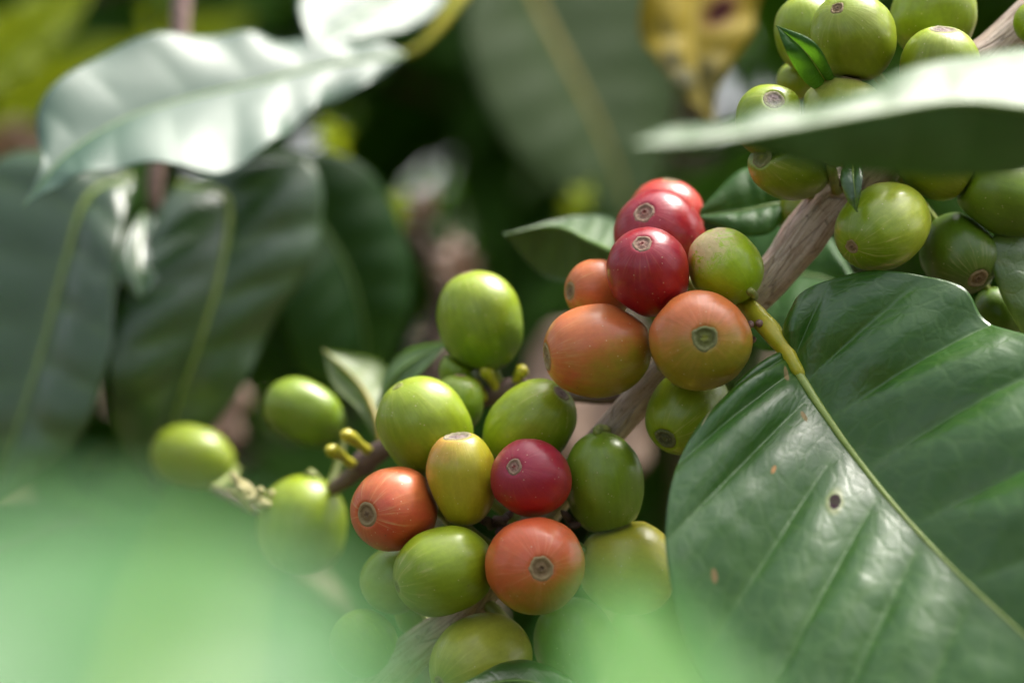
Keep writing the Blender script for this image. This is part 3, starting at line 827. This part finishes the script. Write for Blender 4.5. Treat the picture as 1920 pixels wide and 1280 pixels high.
leaf(branch, [(1990, 430, 338), (1975, 500, 336), (1965, 570, 334), (1950, 680, 332)],
     [(1980, 425, 338), (1862, 440, 333), (1872, 550, 331), (1950, 680, 332)],
     [(2000, 430, 338), (2070, 500, 336), (2060, 600, 334), (1950, 680, 332)],
     'leaf_young', rows=30, cols=10, cup=0.002, quilt=0.0004, nv=6, rib=0.6, flip=False, seed=10)
leaf(branch, [(1120, 1330, 322), (1040, 1292, 318), (960, 1275, 314), (830, 1300, 308)],
     [(1120, 1320, 322), (1050, 1262, 322), (960, 1240, 320), (830, 1300, 308)],
     [(1120, 1345, 320), (1040, 1340, 306), (950, 1340, 300), (830, 1300, 308)],
     'leaf', rows=30, cols=10, cup=0.001, quilt=0.0003, nv=6, rib=0.5, flip=False, seed=11)

# young leaves on the twig
yl = leaf(twig, [(715, 830, 368), (700, 770, 372), (670, 715, 378), (606, 655, 384)],
     [(708, 832, 368), (668, 765, 374), (620, 715, 380), (606, 655, 384)],
     [(722, 826, 368), (735, 740, 376), (715, 675, 384), (606, 655, 384)],
     'leaf_young', rows=30, cols=10, cup=0.001, quilt=0.0003, nv=5, rib=0.6, rib_mat='midrib_yellow', flip=False, label='pale young leaf with yellow base beside the plump green cherry', seed=12)
leaf(twig, [(712, 770, 368), (735, 715, 366), (780, 675, 364), (845, 640, 364)],
     [(708, 760, 370), (722, 695, 372), (768, 652, 372), (845, 640, 364)],
     [(716, 780, 368), (745, 735, 362), (790, 695, 360), (845, 640, 364)],
     'leaf', rows=30, cols=8, cup=0.001, rib=0.5, flip=False, seed=13)

# ------------------------------------------------------------------ foreground shoots
fs = thing('foreground_shoot', 'blurred leaf reaching across in front of the upper green cherries', 'leaf', P(2050, 200, 270))
def sub(parent_thing):            # children of a placed empty keep world coordinates
    return parent_thing
def leaf_at(th, *a, **k):
    o = leaf(None, *a, **k)
    o.parent = th
    o.matrix_parent_inverse = Matrix.Translation(th.location).inverted()
    return o
def tube_at(th, name, pts, radii, mat, **k):
    o = tube(name, pts, radii, mat, None, **k)
    o.parent = th
    o.matrix_parent_inverse = Matrix.Translation(th.location).inverted()
    return o
leaf_at(fs, [(2110, 215, 264), (1960, 205, 260), (1800, 190, 256), (1640, 212, 251), (1450, 245, 245), (1300, 266, 240), (1180, 272, 237)],
     [(2110, 205, 266), (1960, 92, 273), (1800, 115, 267), (1640, 160, 259), (1450, 216, 250), (1300, 232, 245), (1180, 272, 237)],
     [(2110, 225, 266), (1960, 305, 266), (1800, 328, 262), (1640, 328, 256), (1450, 292, 248), (1300, 288, 242), (1180, 272, 237)],
     'leaf_cross', rows=80, cols=16, cup=0.0004, quilt=0.0004, wave=0.0008, wavek=3, nv=8, rib=0.5, flip=False, seed=14)
tube_at(fs, 'petiole', [P(2110, 215, 263.7), P(2180, 225, 266.5), P(2300, 260, 275.8)], [0.9 * MM, 1.2 * MM, 1.4 * MM], M['young'])

fl = thing('foreground_shoot', 'very blurred bright green leaf close to the lens, veiling the lower cherries', 'leaf', P(300, 1700, 130))
leaf_at(fl, [(250, 2300, 56.2), (290, 1560, 74.6), (330, 1280, 84.2), (370, 1100, 95.0), (430, 965, 107.2)],
     [(150, 2300, 56.2), (-900, 1500, 59.3), (-620, 1120, 70.2), (20, 960, 92.3), (430, 965, 107.2)],
     [(350, 2300, 56.2), (860, 1640, 85.5), (790, 1330, 96.3), (650, 1110, 103.1), (430, 965, 107.2)],
     'leaf_front', rows=40, cols=12, cup=0.001, quilt=0.0005, nv=7, rib=0.8, rib_mat='midrib', flip=True, seed=15)
tube_at(fl, 'petiole', [P(250, 2300, 56.2), P(240, 2500, 53.0), P(240, 2900, 48.4)], [0.8 * MM, 1.0 * MM, 1.2 * MM], M['young'])
fr = thing('foreground_shoot', 'blurred bright green leaf tip rising in front of the big yellow cherry', 'leaf', P(1250, 1600, 170))
leaf_at(fr, [(1270, 1700, 106.5), (1250, 1470, 114.1), (1220, 1300, 121.8), (1185, 1170, 129.3), (1160, 1050, 137.0)],
     [(1250, 1700, 106.5), (1060, 1470, 113.2), (1050, 1300, 120.8), (1085, 1170, 128.4), (1160, 1050, 137.0)],
     [(1290, 1700, 106.5), (1470, 1470, 116.0), (1390, 1290, 123.7), (1280, 1160, 130.3), (1160, 1050, 137.0)],
     'leaf_tip', rows=40, cols=12, cup=0.001, quilt=0.0004, nv=7, rib=0.6, rib_mat='midrib', flip=True, seed=16)
tube_at(fr, 'petiole', [P(1270, 1700, 106.5), P(1290, 1850, 103.7), P(1300, 2000, 101.7)], [0.8 * MM, 1.0 * MM, 1.2 * MM], M['young'])

# ------------------------------------------------------------------ middle-distance shoots
s1 = thing('leafy_shoot', 'shoot with wavy pale-glossed leaf ending in a drip tip and a white-shining leaf above', 'shoot', P(900, -100, 430))
leaf_at(s1, [(760, 105, 431.8), (690, 112, 427.5), (600, 125, 421.8), (480, 155, 413.1), (350, 185, 404.5), (230, 225, 395.8), (130, 285, 387.9), (85, 335, 383.6), (42, 390, 380.0)],
     [(758, 110, 431.8), (680, 165, 423.2), (590, 205, 414.6), (520, 265, 403.0), (400, 328, 390.1), (260, 305, 384.3), (170, 330, 381.4), (110, 348, 380.0), (42, 390, 380.0)],
     [(762, 100, 431.8), (690, 80, 431.8), (560, 76, 426.1), (440, 66, 418.9), (290, 70, 408.8), (160, 118, 398.7), (72, 205, 391.5), (80, 300, 385.0), (42, 390, 380.0)],
     'leaf_sheen', rows=110, cols=24, cup=0.0006, quilt=0.0003, wave=0.0010, wavek=6, nv=9, rib=0.5, flip=True, label='wavy leaf with whitish sheen and a long drip tip', seed=17)
leaf_at(s1, [(820, -60, 466), (740, -10, 452), (660, 40, 438), (585, 88, 424)],
     [(815, -70, 466), (650, -60, 449), (560, 0, 433), (585, 88, 424)],
     [(825, -50, 466), (832, 10, 458), (750, 62, 443), (585, 88, 424)],
     'leaf_sheen', rows=40, cols=12, cup=0.0006, quilt=0.0004, nv=6, rib=0.5, flip=False, label='leaf shining white', seed=18)
tube_at(s1, 'stem', [P(690, 112, 447), P(780, 90, 454), P(860, 0, 462), P(960, -150, 475)], [0.5 * MM, 0.9 * MM, 1.4 * MM, 1.8 * MM], M['young'])

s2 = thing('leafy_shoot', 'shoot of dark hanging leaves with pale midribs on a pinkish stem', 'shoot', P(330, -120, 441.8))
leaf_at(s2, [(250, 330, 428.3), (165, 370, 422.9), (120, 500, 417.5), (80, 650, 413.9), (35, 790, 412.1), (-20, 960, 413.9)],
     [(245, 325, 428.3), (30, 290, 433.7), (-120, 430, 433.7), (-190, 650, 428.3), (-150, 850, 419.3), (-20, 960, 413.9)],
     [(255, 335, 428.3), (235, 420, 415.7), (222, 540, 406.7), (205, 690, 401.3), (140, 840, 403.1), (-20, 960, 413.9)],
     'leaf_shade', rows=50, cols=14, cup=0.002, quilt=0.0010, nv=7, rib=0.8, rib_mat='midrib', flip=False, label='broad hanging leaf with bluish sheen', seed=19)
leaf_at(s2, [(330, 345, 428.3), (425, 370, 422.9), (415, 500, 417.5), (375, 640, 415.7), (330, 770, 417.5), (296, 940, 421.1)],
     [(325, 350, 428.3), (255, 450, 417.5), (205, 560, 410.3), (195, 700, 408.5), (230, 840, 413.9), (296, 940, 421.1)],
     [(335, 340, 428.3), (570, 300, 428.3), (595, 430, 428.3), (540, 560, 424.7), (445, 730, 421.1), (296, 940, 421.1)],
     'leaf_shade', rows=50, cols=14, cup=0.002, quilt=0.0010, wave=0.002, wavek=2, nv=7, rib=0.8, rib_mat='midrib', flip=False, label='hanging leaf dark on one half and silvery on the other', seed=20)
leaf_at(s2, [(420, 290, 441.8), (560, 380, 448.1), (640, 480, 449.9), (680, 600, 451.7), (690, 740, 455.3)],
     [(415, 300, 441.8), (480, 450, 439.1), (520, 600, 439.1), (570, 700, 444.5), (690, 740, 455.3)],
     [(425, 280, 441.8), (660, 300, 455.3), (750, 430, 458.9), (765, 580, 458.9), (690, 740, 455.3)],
     'leaf_deep_shade', rows=40, cols=12, cup=0.002, quilt=0.0008, nv=7, rib=0.7, flip=False, seed=21)
leaf_at(s2, [(270, 400, 424.7), (262, 450, 417.5), (260, 500, 412.1), (262, 560, 408.5)],
     [(266, 400, 424.7), (225, 460, 413.9), (212, 520, 408.5), (262, 560, 408.5)],
     [(274, 400, 424.7), (305, 470, 421.1), (318, 520, 417.5), (262, 560, 408.5)],
     'leaf_gloss', rows=24, cols=8, cup=0.002, rib=0.4, flip=False, seed=22)
tube_at(s2, 'stem', [P(300, 430, 428.3), P(290, 345, 429.2), P(330, 150, 435.5), P(350, -150, 446.3)], [0.9 * MM, 1.7 * MM, 1.8 * MM, 2.2 * MM], M['nub'])

s3 = thing('leafy_shoot', 'shoot with one yellowing brown-spotted leaf hanging down', 'shoot', P(1330, -150, 470))
leaf_at(s3, [(1320, -110, 462), (1310, -20, 456), (1300, 80, 450), (1310, 160, 446), (1342, 242, 444)],
     [(1316, -110, 462), (1205, -30, 450), (1212, 80, 444), (1262, 178, 442), (1342, 242, 444)],
     [(1324, -110, 462), (1425, -30, 462), (1400, 60, 458), (1345, 160, 450), (1342, 242, 444)],
     'leaf_yellow', rows=50, cols=14, cup=0.002, quilt=0.0008, wave=0.002, wavek=2, nv=6, rib=0.7, rib_mat='midrib_yellow', flip=False, label='yellowing leaf with dark brown spot', seed=23)
tube_at(s3, 'stem', [P(1320, -110, 462), P(1340, -220, 468), P(1380, -400, 480)], [0.8 * MM, 1.2 * MM, 1.8 * MM], M['young'])

s4 = thing('leafy_shoot', 'blurred grey-green leaf with thick yellow midrib hanging behind the red cherries', 'shoot', P(950, -200, 640))
leaf_at(s4, [(960, -140, 640), (1000, -10, 630), (1060, 110, 622), (1115, 220, 616), (1155, 320, 612), (1190, 430, 610)],
     [(950, -140, 640), (870, 20, 610), (890, 160, 600), (960, 290, 596), (1060, 380, 600), (1190, 430, 610)],
     [(970, -140, 640), (1160, -80, 650), (1250, 60, 648), (1265, 200, 640), (1240, 330, 626), (1190, 430, 610)],
     'leaf_grey', rows=40, cols=12, cup=0.003, quilt=0.0012, nv=7, rib=1.8, rib_mat='midrib_yellow', flip=False, seed=24)
tube_at(s4, 'stem', [P(960, -140, 640), P(940, -260, 644), P(920, -420, 650)], [1.2 * MM, 1.6 * MM, 2.2 * MM], M['young'])

s5 = thing('dry_leaf', 'pinkish brown dry leaf caught in the foliage behind the bare branch', 'dry leaf', P(1120, 700, 520))
leaf_at(s5, [(1150, 560, 540), (1120, 680, 530), (1110, 800, 524), (1130, 960, 520)],
     [(1145, 560, 540), (1000, 650, 530), (1000, 830, 520), (1130, 960, 520)],
     [(1155, 560, 540), (1220, 680, 536), (1230, 830, 528), (1130, 960, 520)],
     'leaf_dry', rows=30, cols=10, cup=0.004, wave=0.003, quilt=0.001, nv=6, rib=0.6, rib_mat='nub', flip=False, seed=25)
s6 = thing('dry_leaf', 'pinkish brown dry leaf hanging behind the dark hanging leaves', 'dry leaf', P(420, 800, 520))
leaf_at(s6, [(430, 620, 530), (420, 720, 522), (410, 800, 518), (400, 900, 516)],
     [(428, 620, 530), (350, 700, 520), (350, 800, 516), (400, 900, 516)],
     [(432, 620, 530), (452, 700, 526), (450, 800, 522), (400, 900, 516)],
     'leaf_dry', rows=24, cols=8, cup=0.004, wave=0.003, rib=0.6, rib_mat='nub', flip=False, seed=26)

def simple_leaf(th, p0, p1, w, d0, d1, mat, seed, **k):
    """leaf between two photo points with half-width w pixels"""
    dx, dy = p1[0] - p0[0], p1[1] - p0[1]
    L = math.hypot(dx, dy); nx, ny = -dy / L, dx / L
    mid, lf, rt = [], [], []
    for i, q in enumerate((0.0, 0.7, 1.0, 0.85, 0.45, 0.0)):
        t = i / 5
        x, y, d = p0[0] + dx * t, p0[1] + dy * t, d0 + (d1 - d0) * t
        mid.append((x, y, d)); lf.append((x + nx * w * q, y + ny * w * q, d - 6 * q)); rt.append((x - nx * w * q, y - ny * w * q, d - 10 * q))
    return leaf_at(th, mid, lf, rt, mat, rows=24, cols=8, cup=0.002, quilt=0.001, wave=0.002, nv=6, rib=0.8, seed=seed, **k)
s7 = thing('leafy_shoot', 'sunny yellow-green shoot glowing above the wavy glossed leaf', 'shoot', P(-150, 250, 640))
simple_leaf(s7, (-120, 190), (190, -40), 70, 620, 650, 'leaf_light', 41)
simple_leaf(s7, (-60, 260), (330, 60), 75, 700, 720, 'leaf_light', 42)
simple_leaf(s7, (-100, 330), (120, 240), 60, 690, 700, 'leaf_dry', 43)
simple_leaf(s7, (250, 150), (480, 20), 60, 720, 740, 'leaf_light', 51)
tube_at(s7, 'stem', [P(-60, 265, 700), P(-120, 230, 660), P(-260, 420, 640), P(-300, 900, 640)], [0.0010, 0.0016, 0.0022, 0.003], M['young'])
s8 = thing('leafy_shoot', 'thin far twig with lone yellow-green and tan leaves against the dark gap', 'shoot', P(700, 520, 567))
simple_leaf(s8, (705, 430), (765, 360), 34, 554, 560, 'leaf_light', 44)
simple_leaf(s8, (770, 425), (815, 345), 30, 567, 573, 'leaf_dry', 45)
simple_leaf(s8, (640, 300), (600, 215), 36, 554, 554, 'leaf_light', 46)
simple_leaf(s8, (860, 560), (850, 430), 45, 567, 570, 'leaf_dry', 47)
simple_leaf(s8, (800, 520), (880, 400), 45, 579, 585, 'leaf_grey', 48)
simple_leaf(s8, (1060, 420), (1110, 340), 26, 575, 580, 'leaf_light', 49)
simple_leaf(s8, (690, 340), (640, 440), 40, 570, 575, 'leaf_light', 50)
tube_at(s8, 'stem', [P(640, 300, 557), P(700, 430, 557), P(770, 430, 567), P(830, 560, 570), P(800, 800, 573), P(780, 1600, 579)], [0.001, 0.0014, 0.0018, 0.002, 0.003, 0.004], M['twig'], rows=40)

# ------------------------------------------------------------------ shrubs behind
def rand_leaf(org, dirv, length, width, up, seed, droop):
    """one generic blade as raw loft curves"""
    d = dirv.normalized()
    side = d.cross(up).normalized()
    nrm = side.cross(d).normalized()
    prof = [0.0, 0.62, 0.95, 1.0, 0.80, 0.42, 0.0]
    m, l, r = [], [], []
    for i, w in enumerate(prof):
        t = i / (len(prof) - 1)
        c = org + d * length * t - Vector((0, 0, 1)) * droop * length * t * t
        m.append(c)
        l.append(c - side * width * 0.5 * w + nrm * width * 0.16 * w)
        r.append(c + side * width * 0.5 * w + nrm * width * 0.16 * w)
    return m, l, r

def shrub(label, base, height, spread, nbranch, mat, seed, zlo=0.45, lsz=(0.09, 0.15), every=0.05):
    r = random.Random(seed)
    root = thing('coffee_shrub', label, 'shrub', base, 'shrubs around the fruiting branch')
    b0 = Vector((0, 0, 0))
    tube('trunk', [b0 + Vector((0, 0, -0.05)), Vector((0.01, 0.0, height * 0.3)), Vector((-0.015, 0.01, height * 0.65)), Vector((0.0, 0.0, height))], [0.016, 0.013, 0.010, 0.004], M['bark'], root, rows=30, sides=12)
    V, F, U, A = [], [], [], []
    for k in range(nbranch):
        z = height * (zlo + (0.98 - zlo) * (k + 0.5) / nbranch)
        az = r.uniform(0, 2 * math.pi)
        L = spread * (1.15 - 0.6 * (z / height)) * r.uniform(0.75, 1.15)
        tip = Vector((math.cos(az) * L, math.sin(az) * L, z + L * r.uniform(-0.25, 0.25)))
        p0 = Vector((0, 0, z))
        path = [p0, p0.lerp(tip, 0.5) + Vector((0, 0, 0.06 * L)), tip]
        tube('limb', path, [0.005, 0.0035, 0.002], M['twig'], root, rows=12, sides=8)
        n = max(3, int(L / every))
        for i in range(n):
            t = 0.18 + 0.82 * i / (n - 1)
            o = catmull(path, t)
            ax = (tip - p0).normalized()
            for sgn in (-1, 1):
                sd = ax.cross(Vector((0, 0, 1))).normalized() * sgn
                dv = sd * r.uniform(0.6, 1.1) + ax * r.uniform(0.2, 0.9) + Vector((0, 0, r.uniform(-0.7, 0.25)))
                ln = r.uniform(*lsz)
                m, l, rr = rand_leaf(o, dv, ln, ln * r.uniform(0.38, 0.48), Vector((r.uniform(-.4, .4), r.uniform(-.4, .4), 1)), seed, r.uniform(0.1, 0.7))
                v, f, u, a = leaf('data', m, l, rr, None, rows=12, cols=3, cup=0.002, quilt=0.002, wave=0.004, wavek=3, nv=6, rib=0.0, raw=True, lip=0, seed=r.uniform(0, 9))
                s0 = len(V)
                V += v; U += u; A += a
                F += [tuple(q + s0 for q in ff) for ff in f]
    fo = mesh_obj('foliage', V, F, M[mat], root, U, {'vein': A})
    fo['kind'] = 'stuff'
    return root

shrub('dense dark green shrub of broad leaves behind the cherries', (0.10, 1.05, 0), 2.2, 0.44, 56, 'leaf_shrub', 31, zlo=0.32)
shrub('dark leafy shrub behind the hanging leaves', (-0.42, 1.15, 0), 2.3, 0.50, 54, 'leaf_shrub', 32, zlo=0.32)
shrub('leafy shrub behind the upper end of the fruiting branch', (0.62, 1.2, 0), 2.5, 0.58, 64, 'leaf_shrub', 33, zlo=0.32)
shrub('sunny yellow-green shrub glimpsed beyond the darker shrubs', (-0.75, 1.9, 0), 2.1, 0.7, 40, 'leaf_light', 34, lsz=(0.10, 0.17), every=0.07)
shrub('tall dark shrub further off between the nearer ones', (0.05, 2.2, 0), 2.3, 0.8, 48, 'leaf_shrub', 35, zlo=0.25, lsz=(0.10, 0.17), every=0.07)
shrub('tall dark shrub in the background beyond the yellowing leaf', (0.9, 2.2, 0), 2.4, 0.8, 44, 'leaf_shrub', 36, zlo=0.3, lsz=(0.10, 0.17), every=0.07)
shrub('unseen shade tree added to keep sun off the background, its crown above the frame', (1.25, 2.2, 0), 3.3, 1.0, 56, 'leaf_shrub', 37, zlo=0.58, lsz=(0.13, 0.2), every=0.09)  # out-of-view shade tree, added to shade the shrubs behind
# unseen shrubs around the camera, added to block low sky light
shrub('unseen leafy shrub added behind the camera to block low sky', (0.15, -0.95, 0), 2.05, 0.5, 36, 'leaf_shrub', 38, zlo=0.3, lsz=(0.10, 0.16), every=0.07)
shrub('unseen leafy shrub added beside the camera to block low sky', (-0.85, -0.35, 0), 2.0, 0.5, 36, 'leaf_shrub', 39, zlo=0.3, lsz=(0.10, 0.16), every=0.07)
shrub('unseen leafy shrub added off the end of the branch to block low sky', (0.95, -0.15, 0), 1.8, 0.5, 30, 'leaf_shrub', 40, zlo=0.3, lsz=(0.10, 0.16), every=0.07)
shrub('unseen leafy shrub added beside the hanging leaves to block side sky', (-0.80, 0.50, 0), 1.95, 0.42, 34, 'leaf_shrub', 43, zlo=0.3, lsz=(0.10, 0.16), every=0.07)
shrub('unseen leafy shrub added right of the large leaf to block side sky', (0.78, 0.48, 0), 1.9, 0.40, 34, 'leaf_shrub', 44, zlo=0.3, lsz=(0.10, 0.16), every=0.07)
shrub('leafy shrub of the next row at the photographer\'s shoulder', (0.75, -0.75, 0), 2.0, 0.45, 34, 'leaf_shrub', 45, zlo=0.3, lsz=(0.10, 0.16), every=0.07)
